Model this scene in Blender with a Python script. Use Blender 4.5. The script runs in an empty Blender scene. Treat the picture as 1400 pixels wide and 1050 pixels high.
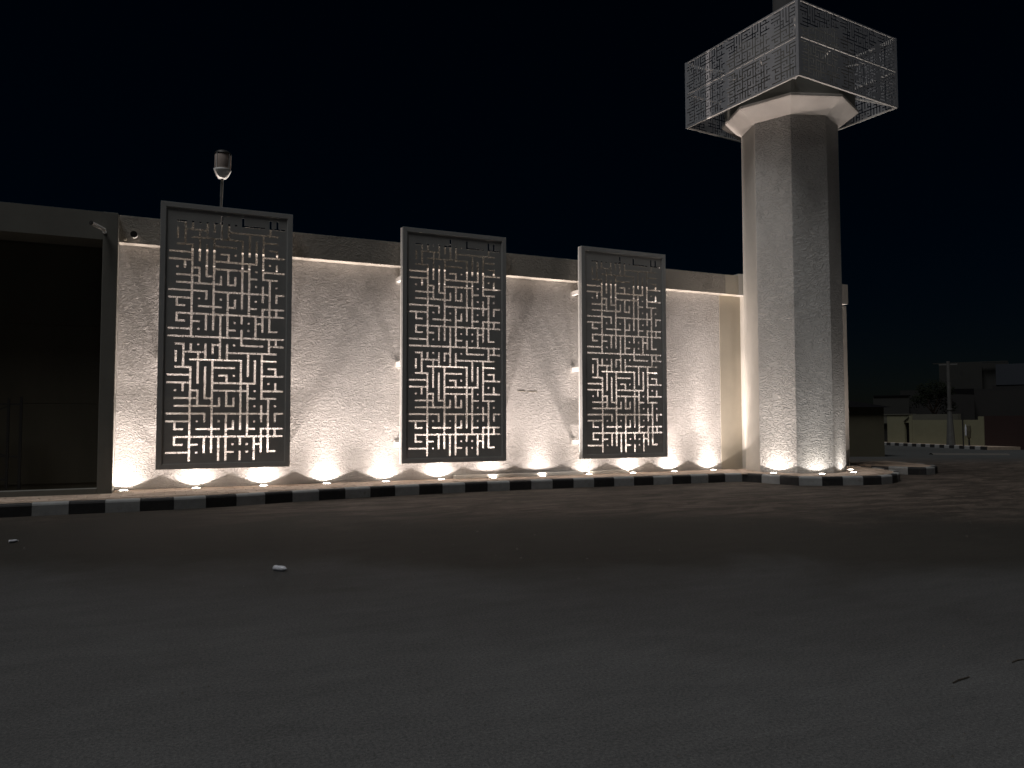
import bpy, bmesh, math, random
from mathutils import Vector, Matrix
random.seed(7)
C = bpy.context.scene.collection
SC = bpy.context.scene

# ------------------------------------------------------------------ camera
H = 1.72
cd = bpy.data.cameras.new('camera'); cam = bpy.data.objects.new('camera', cd); C.objects.link(cam)
F = Vector((0.41305387, 0.90942204, 0.04835344)); R = Vector((0.91051559, -0.41347212, -0.00147505)); U = R.cross(F)
cam.matrix_world = Matrix(((R.x, U.x, -F.x, 0), (R.y, U.y, -F.y, 0), (R.z, U.z, -F.z, H), (0, 0, 0, 1)))
cd.sensor_width = 36; cd.lens = 1040.22 / 1400 * 36; cd.clip_start = 0.05; cd.clip_end = 5000
SC.camera = cam

# ------------------------------------------------------------------ sky, sun, exposure
SUN = Vector((-0.42, -0.19, 1.0)).normalized()
w = bpy.data.worlds.new('World'); SC.world = w; w.use_nodes = True
nt = w.node_tree; bg = nt.nodes['Background']
sk = nt.nodes.new('ShaderNodeTexSky'); sk.sky_type = 'NISHITA'; sk.sun_disc = False
sk.sun_elevation = math.asin(SUN.z); sk.sun_rotation = math.atan2(SUN.x, SUN.y)
sk.air_density = 1.0; sk.dust_density = 0.3; sk.ozone_density = 6.0
hs = nt.nodes.new('ShaderNodeHueSaturation'); hs.inputs['Saturation'].default_value = 1.5; nt.links.new(sk.outputs[0], hs.inputs['Color']); nt.links.new(hs.outputs[0], bg.inputs[0]); bg.inputs[1].default_value = 0.00055
sd = bpy.data.lights.new('sun', 'SUN'); so = bpy.data.objects.new('sun', sd); C.objects.link(so)
sd.energy = 1.05; sd.angle = math.radians(20); sd.color = (1.0, 0.985, 0.975)
so.rotation_euler = SUN.to_track_quat('Z', 'Y').to_euler()
vs = SC.view_settings; vs.view_transform = 'Standard'; vs.look = 'None'; vs.gamma = 1; vs.exposure = 0; vs.use_curve_mapping = False
SC.render.engine = 'CYCLES'
SC.cycles.use_denoising = True
SC.cycles.max_bounces = 6; SC.cycles.diffuse_bounces = 4; SC.cycles.sample_clamp_indirect = 4

# ------------------------------------------------------------------ materials
def lin(r, g, b): return (r, g, b, 1)
def mat(name, col, rough=0.8, metal=0.0, var=0.0, vscale=3.0, bump=0.0, bscale=40.0, bdist=0.01, stretch=(1, 1, 1), spec=0.5, dirt=None, dscale=1.0, dlo=.45, dhi=.7):
    m = bpy.data.materials.new(name); m.use_nodes = True; t = m.node_tree; p = t.nodes['Principled BSDF']
    p.inputs['Roughness'].default_value = rough; p.inputs['Metallic'].default_value = metal
    p.inputs['Specular IOR Level'].default_value = spec
    p.inputs['Base Color'].default_value = (*col, 1)
    tc = t.nodes.new('ShaderNodeTexCoord'); mp = t.nodes.new('ShaderNodeMapping'); mp.inputs['Scale'].default_value = stretch
    geo = t.nodes.new('ShaderNodeNewGeometry')
    t.links.new(geo.outputs['Position'], mp.inputs['Vector'])
    src = None
    if var > 0:
        n = t.nodes.new('ShaderNodeTexNoise'); n.inputs['Scale'].default_value = vscale; n.inputs['Detail'].default_value = 6
        n.inputs['Roughness'].default_value = .65
        t.links.new(mp.outputs[0], n.inputs['Vector'])
        mr = t.nodes.new('ShaderNodeMapRange'); mr.inputs[1].default_value = .3; mr.inputs[2].default_value = .7
        mr.inputs[3].default_value = 1 - var; mr.inputs[4].default_value = 1 + var
        t.links.new(n.outputs['Fac'], mr.inputs[0])
        vm = t.nodes.new('ShaderNodeVectorMath'); vm.operation = 'SCALE'; vm.inputs[0].default_value = col
        t.links.new(mr.outputs[0], vm.inputs['Scale']); src = vm.outputs[0]
    if dirt is not None:
        n = t.nodes.new('ShaderNodeTexNoise'); n.inputs['Scale'].default_value = dscale; n.inputs['Detail'].default_value = 8
        n.inputs['Roughness'].default_value = .7
        t.links.new(mp.outputs[0], n.inputs['Vector'])
        mr = t.nodes.new('ShaderNodeMapRange'); mr.inputs[1].default_value = dlo; mr.inputs[2].default_value = dhi
        t.links.new(n.outputs['Fac'], mr.inputs[0])
        mx = t.nodes.new('ShaderNodeMix'); mx.data_type = 'RGBA'; mx.inputs['B'].default_value = (*dirt, 1)
        if src is not None: t.links.new(src, mx.inputs['A'])
        else: mx.inputs['A'].default_value = (*col, 1)
        t.links.new(mr.outputs[0], mx.inputs['Factor']); src = mx.outputs['Result']
    if src is not None: t.links.new(src, p.inputs['Base Color'])
    if bump > 0:
        n = t.nodes.new('ShaderNodeTexNoise'); n.inputs['Scale'].default_value = bscale; n.inputs['Detail'].default_value = 5
        t.links.new(mp.outputs[0], n.inputs['Vector'])
        b = t.nodes.new('ShaderNodeBump'); b.inputs['Strength'].default_value = bump; b.inputs['Distance'].default_value = bdist
        t.links.new(n.outputs['Fac'], b.inputs['Height']); t.links.new(b.outputs[0], p.inputs['Normal'])
    return m

def stucco(name, col, depth=0.006, lo=(0.35, 0.62), sc=7):
    """trowelled plaster: wrinkled ridges, flatter in places, faint stains"""
    m = bpy.data.materials.new(name); m.use_nodes = True; t = m.node_tree; p = t.nodes['Principled BSDF']
    p.inputs['Roughness'].default_value = .85; p.inputs['Specular IOR Level'].default_value = .25
    geo = t.nodes.new('ShaderNodeNewGeometry')
    def node(k, **kw):
        n = t.nodes.new(k)
        for a, v in kw.items(): setattr(n, a, v)
        return n
    def noise(scale, detail, rough, dist, sx=(1, 1, 1)):
        mp = node('ShaderNodeMapping'); mp.inputs['Scale'].default_value = sx
        t.links.new(geo.outputs['Position'], mp.inputs[0])
        n = node('ShaderNodeTexNoise'); n.inputs['Scale'].default_value = scale; n.inputs['Detail'].default_value = detail
        n.inputs['Roughness'].default_value = rough; n.inputs['Distortion'].default_value = dist
        t.links.new(mp.outputs[0], n.inputs['Vector']); return n.outputs['Fac']
    a = noise(sc, 2, .45, 1.6, (1, 1, 1.7)); b = noise(sc * 2.6, 2, .5, .5, (1, 1, 1.3)); mask = noise(.9, 3, .5, .3); st = noise(1.7, 7, .65, .2, (1, 1, .5))
    # ridged: |a-.5|
    s = node('ShaderNodeMath', operation='SUBTRACT'); t.links.new(a, s.inputs[0]); s.inputs[1].default_value = .5
    ab = node('ShaderNodeMath', operation='ABSOLUTE'); t.links.new(s.outputs[0], ab.inputs[0])
    mr = node('ShaderNodeMapRange'); mr.inputs[1].default_value = 0; mr.inputs[2].default_value = .09; mr.inputs[3].default_value = 1; mr.inputs[4].default_value = 0
    mr.interpolation_type = 'SMOOTHSTEP'
    t.links.new(ab.outputs[0], mr.inputs[0])
    mk = node('ShaderNodeMapRange'); mk.inputs[1].default_value = lo[0]; mk.inputs[2].default_value = lo[1]; mk.inputs[3].default_value = .15; mk.inputs[4].default_value = 1
    t.links.new(mask, mk.inputs[0])
    mu = node('ShaderNodeMath', operation='MULTIPLY'); t.links.new(mr.outputs[0], mu.inputs[0]); t.links.new(mk.outputs[0], mu.inputs[1])
    ad = node('ShaderNodeMath', operation='MULTIPLY_ADD'); t.links.new(b, ad.inputs[0]); ad.inputs[1].default_value = .55; t.links.new(mu.outputs[0], ad.inputs[2])
    bp = node('ShaderNodeBump'); bp.inputs['Strength'].default_value = 1; bp.inputs['Distance'].default_value = depth
    t.links.new(ad.outputs[0], bp.inputs['Height']); t.links.new(bp.outputs[0], p.inputs['Normal'])
    cr = node('ShaderNodeMapRange'); cr.inputs[1].default_value = .3; cr.inputs[2].default_value = .7; cr.inputs[3].default_value = .9; cr.inputs[4].default_value = 1.05
    t.links.new(st, cr.inputs[0])
    vm = node('ShaderNodeVectorMath', operation='SCALE'); vm.inputs[0].default_value = col; t.links.new(cr.outputs[0], vm.inputs['Scale'])
    t.links.new(vm.outputs[0], p.inputs['Base Color'])
    return m

def asphalt():
    m = bpy.data.materials.new('asphalt'); m.use_nodes = True; t = m.node_tree; p = t.nodes['Principled BSDF']
    geo = t.nodes.new('ShaderNodeNewGeometry')
    def N(k, **kw):
        n = t.nodes.new(k)
        for a, v in kw.items(): setattr(n, a, v)
        return n
    def noise(scale, detail=4, rough=.6, sc=(1, 1, 1), rot=0, dist=0):
        mp = N('ShaderNodeMapping'); mp.inputs['Scale'].default_value = sc; mp.inputs['Rotation'].default_value = (0, 0, rot)
        t.links.new(geo.outputs['Position'], mp.inputs[0])
        n = N('ShaderNodeTexNoise'); n.inputs['Scale'].default_value = scale; n.inputs['Detail'].default_value = detail
        n.inputs['Roughness'].default_value = rough; n.inputs['Distortion'].default_value = dist
        t.links.new(mp.outputs[0], n.inputs['Vector']); return n.outputs['Fac']
    def mrange(v, a, b, c, d, smooth=False):
        r = N('ShaderNodeMapRange'); r.inputs[1].default_value = a; r.inputs[2].default_value = b; r.inputs[3].default_value = c; r.inputs[4].default_value = d
        if smooth: r.interpolation_type = 'SMOOTHSTEP'
        t.links.new(v, r.inputs[0]); return r.outputs[0]
    def mix(f, A, B):
        x = N('ShaderNodeMix', data_type='RGBA')
        for k, v in (('A', A), ('B', B)):
            if isinstance(v, tuple): x.inputs[k].default_value = (*v, 1)
            else: t.links.new(v, x.inputs[k])
        if isinstance(f, float): x.inputs['Factor'].default_value = f
        else: t.links.new(f, x.inputs['Factor'])
        return x.outputs['Result']
    def mult(a, b):
        x = N('ShaderNodeMath', operation='MULTIPLY'); t.links.new(a, x.inputs[0])
        if isinstance(b, float): x.inputs[1].default_value = b
        else: t.links.new(b, x.inputs[1])
        return x.outputs[0]
    def add(a, b):
        x = N('ShaderNodeMath', operation='ADD'); t.links.new(a, x.inputs[0])
        if isinstance(b, float): x.inputs[1].default_value = b
        else: t.links.new(b, x.inputs[1])
        return x.outputs[0]
    # grey asphalt meets older dusty asphalt; street-lamp falloff is painted into these tones too
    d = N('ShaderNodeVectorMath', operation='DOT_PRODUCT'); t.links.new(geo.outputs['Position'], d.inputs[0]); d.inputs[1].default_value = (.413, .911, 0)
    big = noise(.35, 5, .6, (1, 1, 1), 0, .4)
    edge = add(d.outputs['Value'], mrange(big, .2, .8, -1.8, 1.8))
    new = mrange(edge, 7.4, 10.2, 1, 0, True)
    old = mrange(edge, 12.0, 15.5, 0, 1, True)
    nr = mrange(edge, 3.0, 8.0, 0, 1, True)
    base = mix(nr, (.090, .092, .093), (.060, .060, .060))  # near road lightened: falloff of a lamp behind the viewer, in the colour
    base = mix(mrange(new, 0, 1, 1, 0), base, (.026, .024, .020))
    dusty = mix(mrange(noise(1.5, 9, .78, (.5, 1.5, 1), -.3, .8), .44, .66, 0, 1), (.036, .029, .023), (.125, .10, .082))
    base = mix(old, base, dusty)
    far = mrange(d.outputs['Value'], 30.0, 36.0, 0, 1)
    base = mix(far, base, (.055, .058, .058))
    # streaks, patches, speckle
    streak = mrange(noise(2.6, 8, .75, (.5, 1.6, 1), -.42), .3, .7, .84, 1.16)
    patch = mrange(noise(.22, 4, .5), .3, .7, .9, 1.1)
    speck = mrange(noise(48, 3, .7), .32, .7, .62, 1.42)
    g2 = mrange(noise(150, 2, .6), .35, .75, .68, 1.5)
    k = mult(mult(mult(streak, patch), speck), g2)
    vm = N('ShaderNodeVectorMath', operation='SCALE'); t.links.new(base, vm.inputs[0]); t.links.new(k, vm.inputs['Scale'])
    t.links.new(vm.outputs[0], p.inputs['Base Color'])
    p.inputs['Roughness'].default_value = .88; p.inputs['Specular IOR Level'].default_value = .3
    hgt = add(mult(noise(70, 3, .6), 1.0), mult(noise(5, 6, .7), .8))
    hgt = add(hgt, mult(mult(noise(1.4, 7, .65, (.4, 1.6, 1), -.42), 5.0), old))
    bp = N('ShaderNodeBump'); bp.inputs['Strength'].default_value = .8; bp.inputs['Distance'].default_value = .006
    t.links.new(hgt, bp.inputs['Height']); t.links.new(bp.outputs[0], p.inputs['Normal'])
    return m

def emis(name, col, s):
    m = bpy.data.materials.new(name); m.use_nodes = True; p = m.node_tree.nodes['Principled BSDF']
    p.inputs['Base Color'].default_value = (.8, .8, .8, 1); p.inputs['Emission Color'].default_value = (*col, 1); p.inputs['Emission Strength'].default_value = s
    return m

M = dict(
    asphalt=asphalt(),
    stucco=stucco('white_trowelled_plaster', (.61, .59, .575), .0095, (.2, .5), 6.5),
    stucco_col=stucco('coarse_column_plaster', (.60, .59, .57), .018, (.2, .45), 4.6),
    smooth=mat('smooth_cream_plaster', (.60, .575, .53), .8, var=.05, vscale=2, bump=.3, bscale=30, bdist=.002),
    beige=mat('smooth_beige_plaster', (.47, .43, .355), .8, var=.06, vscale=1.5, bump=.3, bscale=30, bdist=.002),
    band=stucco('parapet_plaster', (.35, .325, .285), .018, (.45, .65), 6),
    flare=mat('smooth_cap_plaster', (.62, .58, .54), .8, var=.08, vscale=1.8, bump=.2, bscale=12, bdist=.004),
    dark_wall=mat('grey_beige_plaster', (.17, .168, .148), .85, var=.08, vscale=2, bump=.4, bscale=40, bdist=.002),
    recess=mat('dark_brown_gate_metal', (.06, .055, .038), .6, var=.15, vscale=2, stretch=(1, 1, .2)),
    black_metal=mat('black_metal', (.02, .02, .02), .5),
    screen=mat('anthracite_coated_steel', (.33, .33, .32), .42, metal=0.0, var=.05, vscale=3),
    screen_frame=mat('anthracite_frame_steel', (.36, .365, .36), .35, metal=0.0, var=.06, vscale=2),
    box=mat('grey_coated_steel_sheet', (.36, .37, .395), .5, metal=0.0, var=.06, vscale=2),
    white_metal=mat('white_painted_steel', (.72, .70, .67), .5, var=.05),
    kerb_white=mat('white_kerb_paint', (.29, .297, .295), .7, var=.14, vscale=5, bump=.4, bscale=30, bdist=.004, dirt=(.16, .14, .12), dscale=6, dlo=.58, dhi=.75),
    kerb_black=mat('black_kerb_paint', (.022, .022, .023), .6, var=.3, vscale=6, bump=.4, bscale=30, bdist=.004, dirt=(.07, .06, .05), dscale=7, dlo=.56, dhi=.8),
    paver=mat('tan_paving', (.54, .42, .33), .75, var=.16, vscale=4, bump=.5, bscale=60, bdist=.003, dirt=(.24, .17, .12), dscale=2.2),
    paver2=mat('buff_paving', (.60, .475, .38), .75, var=.14, vscale=5, bump=.5, bscale=60, bdist=.003, dirt=(.25, .18, .13), dscale=2.7),
    mortar=mat('paving_bed', (.34, .27, .21), .9, var=.2, vscale=8, bump=.6, bscale=50, bdist=.004),
    ring=mat('steel_ring', (.55, .55, .55), .3, metal=1.0),
    lens=emis('lamp_lens', (1, .90, .76), 40),
    cam_white=mat('white_plastic', (.85, .85, .83), .4),
    diffuser=mat('smoked_plastic', (.45, .38, .34), .35, var=.2, vscale=6),
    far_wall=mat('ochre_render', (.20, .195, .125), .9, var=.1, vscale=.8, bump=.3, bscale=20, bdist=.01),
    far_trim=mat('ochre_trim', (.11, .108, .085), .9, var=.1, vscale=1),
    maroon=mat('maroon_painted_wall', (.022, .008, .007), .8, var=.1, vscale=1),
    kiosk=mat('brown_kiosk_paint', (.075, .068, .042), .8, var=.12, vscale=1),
    dark_roof=mat('dark_roof', (.005, .005, .006), .9, var=.1, spec=.1),
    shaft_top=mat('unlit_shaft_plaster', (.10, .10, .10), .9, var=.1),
    lit_back=mat('pale_bounce_and_lit_edge', (.66, .65, .62), .5, var=.08, vscale=4),  # added pale finish, for bounced light and for lit frame edges
    lip=mat('lit_lip_grey', (.46, .46, .45), .4, var=.05),
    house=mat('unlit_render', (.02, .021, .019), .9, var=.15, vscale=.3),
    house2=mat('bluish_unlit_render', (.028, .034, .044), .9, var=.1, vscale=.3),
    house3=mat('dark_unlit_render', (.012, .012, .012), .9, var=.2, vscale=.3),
    galv=mat('weathered_pole', (.10, .10, .095), .6, var=.2, vscale=3),
    leaf=mat('dark_leaves', (.010, .013, .008), .9, var=.4, vscale=2, spec=.05),
    bark=mat('bark', (.05, .04, .03), .9, var=.3, vscale=6),
    plastic=mat('clear_white_plastic', (.55, .57, .62), .25, var=.3, vscale=40),
    stone=mat('pebble', (.085, .08, .072), .8, var=.4, vscale=30),
)

# ------------------------------------------------------------------ helpers
class MB:
    def __init__(s): s.v = []; s.f = []
    def poly(s, pts, faces):
        n = len(s.v); s.v += [tuple(p) for p in pts]; s.f += [tuple(n + i for i in f) for f in faces]; return s
    def box(s, x0, x1, y0, y1, z0, z1):
        return s.poly([(x0, y0, z0), (x1, y0, z0), (x1, y1, z0), (x0, y1, z0), (x0, y0, z1), (x1, y0, z1), (x1, y1, z1), (x0, y1, z1)],
                      [(0, 3, 2, 1), (4, 5, 6, 7), (0, 1, 5, 4), (1, 2, 6, 5), (2, 3, 7, 6), (3, 0, 4, 7)])
    def prism(s, xy, z0, z1):
        n = len(xy); a = sum(xy[i][0] * xy[(i + 1) % n][1] - xy[(i + 1) % n][0] * xy[i][1] for i in range(n))
        if a < 0: xy = xy[::-1]
        pts = [(x, y, z0) for x, y in xy] + [(x, y, z1) for x, y in xy]
        return s.poly(pts, [tuple(range(n))[::-1], tuple(range(n, 2 * n))] + [(i, (i + 1) % n, n + (i + 1) % n, n + i) for i in range(n)])
    def bar(s, a, b, r, n=8, r2=None, cap=True):
        a, b = Vector(a), Vector(b); d = (b - a).normalized(); u = d.orthogonal().normalized(); v = d.cross(u); r2 = r if r2 is None else r2
        A = [a + (u * math.cos(t) + v * math.sin(t)) * r for t in [2 * math.pi * i / n for i in range(n)]]
        B = [b + (u * math.cos(t) + v * math.sin(t)) * r2 for t in [2 * math.pi * i / n for i in range(n)]]
        fs = [(i, (i + 1) % n, n + (i + 1) % n, n + i) for i in range(n)]
        if cap: fs += [tuple(range(n))[::-1], tuple(range(n, 2 * n))]
        return s.poly(A + B, fs)
    def beam(s, a, b, wd, ht):
        """square bar; wd across (horizontal), ht along up"""
        a, b = Vector(a), Vector(b); d = (b - a).normalized()
        up = Vector((0, 0, 1)) if abs(d.z) < .95 else Vector((0, 1, 0))
        u = d.cross(up).normalized() * wd / 2; v = u.cross(d).normalized() * ht / 2
        P = [a - u - v, a + u - v, a + u + v, a - u + v, b - u - v, b + u - v, b + u + v, b - u + v]
        return s.poly(P, [(0, 3, 2, 1), (4, 5, 6, 7), (0, 1, 5, 4), (1, 2, 6, 5), (2, 3, 7, 6), (3, 0, 4, 7)])
    def lathe(s, prof, n=20, o=(0, 0, 0)):
        pts = [(o[0] + r * math.cos(2 * math.pi * i / n), o[1] + r * math.sin(2 * math.pi * i / n), o[2] + z) for r, z in prof for i in range(n)]
        fs = [(k * n + i, k * n + (i + 1) % n, (k + 1) * n + (i + 1) % n, (k + 1) * n + i) for k in range(len(prof) - 1) for i in range(n)]
        fs += [tuple(range(n))[::-1], tuple(range((len(prof) - 1) * n, len(prof) * n))]
        return s.poly(pts, fs)
    def mesh(s, name):
        me = bpy.data.meshes.new(name); me.from_pydata(s.v, [], s.f); me.update()
        bm = bmesh.new(); bm.from_mesh(me); bmesh.ops.recalc_face_normals(bm, faces=bm.faces); bm.to_mesh(me); bm.free()
        return me
    def build(s, name, m, parent=None, loc=None, bev=0, smooth=False, raw=False):
        if raw:
            me = bpy.data.meshes.new(name); me.from_pydata(s.v, [], s.f); me.update()
        else: me = s.mesh(name)
        me.materials.append(M[m])
        if smooth:
            for p in me.polygons: p.use_smooth = True
        o = bpy.data.objects.new(name, me); C.objects.link(o)
        if parent is not None: o.parent = parent
        if loc is not None: o.location = loc
        if bev:
            b = o.modifiers.new('bevel', 'BEVEL'); b.width = bev; b.segments = 2; b.limit_method = 'ANGLE'
        return o
def tag(o, label=None, cat=None, group=None, kind=None):
    for k, v in (('label', label), ('category', cat), ('group', group), ('kind', kind)):
        if v: o[k] = v
    return o
def empty(name, loc, label, cat, group=None, rz=0):
    o = bpy.data.objects.new(name, None); C.objects.link(o); o.location = loc; o.rotation_euler.z = rz; o.empty_display_size = .2
    return tag(o, label, cat, group)
def link_copy(src, parent, loc, rz=0):
    o = src.copy(); C.objects.link(o); o.parent = parent; o.location = loc; o.rotation_euler.z = rz; return o

ZP = 0.235        # pavement level
YW = 18.60        # plaster wall plane
YB = 18.30        # parapet band plane
YL = 18.33        # row of uplights

# ------------------------------------------------------------------ ground
g = MB(); g.poly([(-900, -300, 0), (2500, -300, 0), (2500, 2500, 0), (-900, 2500, 0)], [(0, 1, 2, 3)])
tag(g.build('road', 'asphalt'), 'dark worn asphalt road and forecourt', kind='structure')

kline = [(-14, 15.9), (-6, 16.1), (-2.2, 16.3), (.4, 16.28), (1.5, 16.5), (2.7, 16.82), (4.4, 17.07), (6.8, 17.26), (8.6, 17.25), (10.8, 17.15), (13, 17.0), (14.78, 17.02),
         (14.98, 16.5), (15.08, 15.9), (15.18, 15.25), (15.7, 14.92), (16.8, 14.62), (17.5, 14.52), (18.1, 14.68), (18.8, 15.05), (19.4, 15.5), (19.95, 16.2), (20.35, 17.0), (20.6, 17.9), (20.7, 18.7)]
kline2 = [(20.95, 17.85), (21.1, 17.35), (21.3, 16.95), (21.5, 16.65), (21.85, 16.48), (22.3, 16.58), (22.75, 16.8), (23.2, 17.2), (23.6, 17.8), (24.0, 18.8), (24.3, 19.8)]
def resample(pl, step):
    out = [Vector(pl[0])]; seg = 0; pos = Vector(pl[0]); need = step
    for a, b in zip(pl[:-1], pl[1:]):
        a, b = Vector(a), Vector(b); L = (b - a).length; t = 0
        while L - t >= need:
            t += need; out.append(a + (b - a) * (t / L)); need = step
        need -= (L - t)
    return out
def offset(pts, d):
    out = []
    for i, p in enumerate(pts):
        a = pts[max(0, i - 1)]; b = pts[min(len(pts) - 1, i + 1)]; t = (b - a).normalized(); out.append(p + Vector((-t.y, t.x)) * d)
    return out
pave = MB()
kp = [Vector(p) for p in kline]; kb = offset(kp, .14)
pave.prism([(p.x, p.y) for p in kb] + [(20.7, 19.6), (-14, 19.6)], .0, ZP - .012)
pv = tag(pave.build('pavement', 'mortar'), 'tan paved walkway along the lit wall', kind='structure')
p2 = MB(); kb2 = offset([Vector(p) for p in kline2], .14)
p2.prism([(p.x, p.y) for p in kb2] + [(21.9, 19.8)], 0, ZP - .003)
tag(p2.build('pavement', 'paver'), 'small paved nose beyond the driveway', kind='structure')

# kerb blocks, each its own piece
def kerb_profile(L, hh=ZP + .004):
    b = MB(); n = 0; pr = [(0, 0), (0.0, hh - .05), (.012, hh - .02), (.035, hh - .004), (.06, hh), (.16, hh), (.16, 0)]
    xs = (-L / 2, L / 2); P = [(x, y, z) for x in xs for y, z in pr]; k = len(pr)
    b.poly(P, [tuple(range(k)), tuple(range(k, 2 * k))[::-1]] + [(i, (i + 1) % k, k + (i + 1) % k, k + i) for i in range(k)])
    return b
kwm = kerb_profile(1).mesh('kerb_block'); kwm.materials.append(M['kerb_white'])
kbm = kerb_profile(1).mesh('kerb_block'); kbm.materials.append(M['kerb_black'])
def kerb_run(label, pl, step, start_white, scale=1.0, skip_to=None):
    root = bpy.data.objects.new('kerb', None); C.objects.link(root); tag(root, label, kind='structure')
    pts = resample(pl, step); cols = start_white
    for i, (a, b) in enumerate(zip(pts[:-1], pts[1:])):
        m = (a + b) / 2; ang = math.atan2(b.y - a.y, b.x - a.x); L = (b - a).length - .008
        o = bpy.data.objects.new('kerb_block', kwm if (i + start_white) % 2 == 0 else kbm); C.objects.link(o); o.parent = root
        o.location = (m.x, m.y, random.uniform(-.004, .004)); o.rotation_euler = (random.uniform(-.006, .006), 0, ang + random.uniform(-.006, .006)); o.scale = (L, scale, scale)
    return root
# phase: a white block starts at x = -2.2
def phase(pl, x0, step):
    return 0
s = 0; pl = kline
first = -14
# shift start so that a white/black joint falls at x=-2.2
L0 = (Vector(kline[1]) - Vector(kline[0])).length + (Vector(kline[2]) - Vector(kline[1])).length
STEP = .592
rem = L0 % STEP
d0 = (Vector(kline[1]) - Vector(kline[0])).normalized() * rem
kl = [tuple(Vector(kline[0]) + d0)] + kline[1:]
nb = round((L0 - rem) / STEP)
kerb_run('kerb of black and white blocks along the lit wall', kl, STEP, nb % 2)
kerb_run('black and white kerb round the pavement nose behind the tower', kline2, .56, 1)

# paving slabs, one by one in the part the photo resolves
def kerb_y(x):
    for a, b in zip(kb[:-1], kb[1:]):
        if a.x <= x <= b.x: return a.y + (b.y - a.y) * (x - a.x) / max(1e-6, b.x - a.x)
    return 17
slm = []
for k, mm in enumerate(('paver', 'paver2', 'paver')):
    b = MB(); b.box(-.197, .197, -.147, .147, -.02, .0); me = b.mesh('paving_slab'); me.materials.append(M[mm])
    bm = bmesh.new(); bm.from_mesh(me); bmesh.ops.bevel(bm, geom=[e for e in bm.edges if all(v.co.z > -.01 for v in e.verts)], offset=.006, segments=1, affect='EDGES'); bm.to_mesh(me); bm.free()
    slm.append(me)
cnt = 0; rest = MB()
for col in range(62):
    x = -4.4 + .4 * col
    for row in range(6):
        y = 18.43 - .3 * row; xx = x + (.2 if row % 2 else 0)
        if xx > 15.6 or y - .147 < min(kerb_y(xx - .2), kerb_y(xx + .2)) + .03: continue
        if xx < -1.0 and y > 17.8: continue
        z = ZP + random.uniform(-.003, .002)
        if cnt < 290:
            o = bpy.data.objects.new('paving_slab', random.choice(slm)); C.objects.link(o); o.parent = pv
            o.location = (xx, y, z); o.rotation_euler = (random.uniform(-.006, .006), random.uniform(-.006, .006), random.uniform(-.006, .006)); cnt += 1
        else:
            rest.box(xx - .197, xx + .197, y - .147, y + .147, z - .02, z)
# the slabs round the tower, joined
ins = lambda x, y: True
def inside(x, y, poly):
    c = False; n = len(poly)
    for i in range(n):
        (x1, y1), (x2, y2) = poly[i], poly[i - 1]
        if (y1 > y) != (y2 > y) and x < (x2 - x1) * (y - y1) / (y2 - y1) + x1: c = not c
    return c
kb30 = [(p.x, p.y) for p in offset(kp, .16)] + [(20.6, 18.7), (-14, 18.7)]
for col in range(14):
    for row in range(14):
        x = 15.9 + .4 * col + (.2 if row % 2 else 0) - .6; y = 18.43 - .3 * row
        if x < 15.6: continue
        if all(inside(x + a, y + b, kb30) for a in (-.2, .2) for b in (-.15, .15)):
            z = ZP + random.uniform(-.003, .002); rest.box(x - .197, x + .197, y - .147, y + .147, z - .02, z)
o = rest.build('paving_slabs', 'paver2', pv); tag(o, kind='stuff')

# ------------------------------------------------------------------ the lit wall
wall = empty('courtyard_wall', (-1.0, YW, ZP), 'long white plastered wall lit by the row of ground lights, with three screens hung on it', 'wall')
def wp(mb, name, m, **k):
    o = mb.build(name, m, **k); o.parent = wall; o.location = (1.0, -YW, -ZP); return o
wp(MB().box(-1.0, 15.47, YW, YW + .3, ZP - .1, 5.58), 'wall_face', 'stucco')
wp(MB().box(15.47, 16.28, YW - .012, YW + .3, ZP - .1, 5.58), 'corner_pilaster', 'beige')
wp(MB().box(16.28, 20.86, YW, YW + .3, ZP - .1, 5.58), 'wall_face', 'smooth')
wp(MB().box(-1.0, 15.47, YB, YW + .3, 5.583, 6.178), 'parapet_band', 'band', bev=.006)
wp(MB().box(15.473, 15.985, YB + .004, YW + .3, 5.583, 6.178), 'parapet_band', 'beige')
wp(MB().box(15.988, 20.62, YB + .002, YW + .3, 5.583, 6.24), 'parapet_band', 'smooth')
wp(MB().box(16.28, 17.6, 17.95, YW - .003, ZP - .05, 5.70), 'connecting_pier', 'smooth', bev=.01)
# rough slot in the plaster between the second and third screens, low ledge blocks on the pavement
wp(MB().box(8.92, 9.20, YW - .004, YW + .02, 2.50, 2.518), 'plaster_crack', 'beige')
wp(MB().box(8.62, 8.84, YW - .004, YW + .02, 2.512, 2.524), 'plaster_crack', 'beige')
def ledge(x0, x1, label):
    b = MB(); b.poly([(x0, 18.36, ZP), (x1, 18.36, ZP), (x1, YW - .004, ZP), (x0, YW - .004, ZP), (x0 + .02, 18.40, ZP + .085), (x1 - .02, 18.40, ZP + .085), (x1 - .02, YW - .004, ZP + .085), (x0 + .02, YW - .004, ZP + .085)],
                     [(0, 3, 2, 1), (4, 5, 6, 7), (0, 1, 5, 4), (1, 2, 6, 5), (2, 3, 7, 6), (3, 0, 4, 7)])
    return tag(b.build('plastered_ledge', 'smooth', bev=.008), label, 'ledge')
ledge(6.75, 10.53, 'long low cream ledge at the wall foot between the second and third screens')
ledge(10.80, 12.0, 'short low cream ledge at the wall foot under the third screen')

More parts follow.
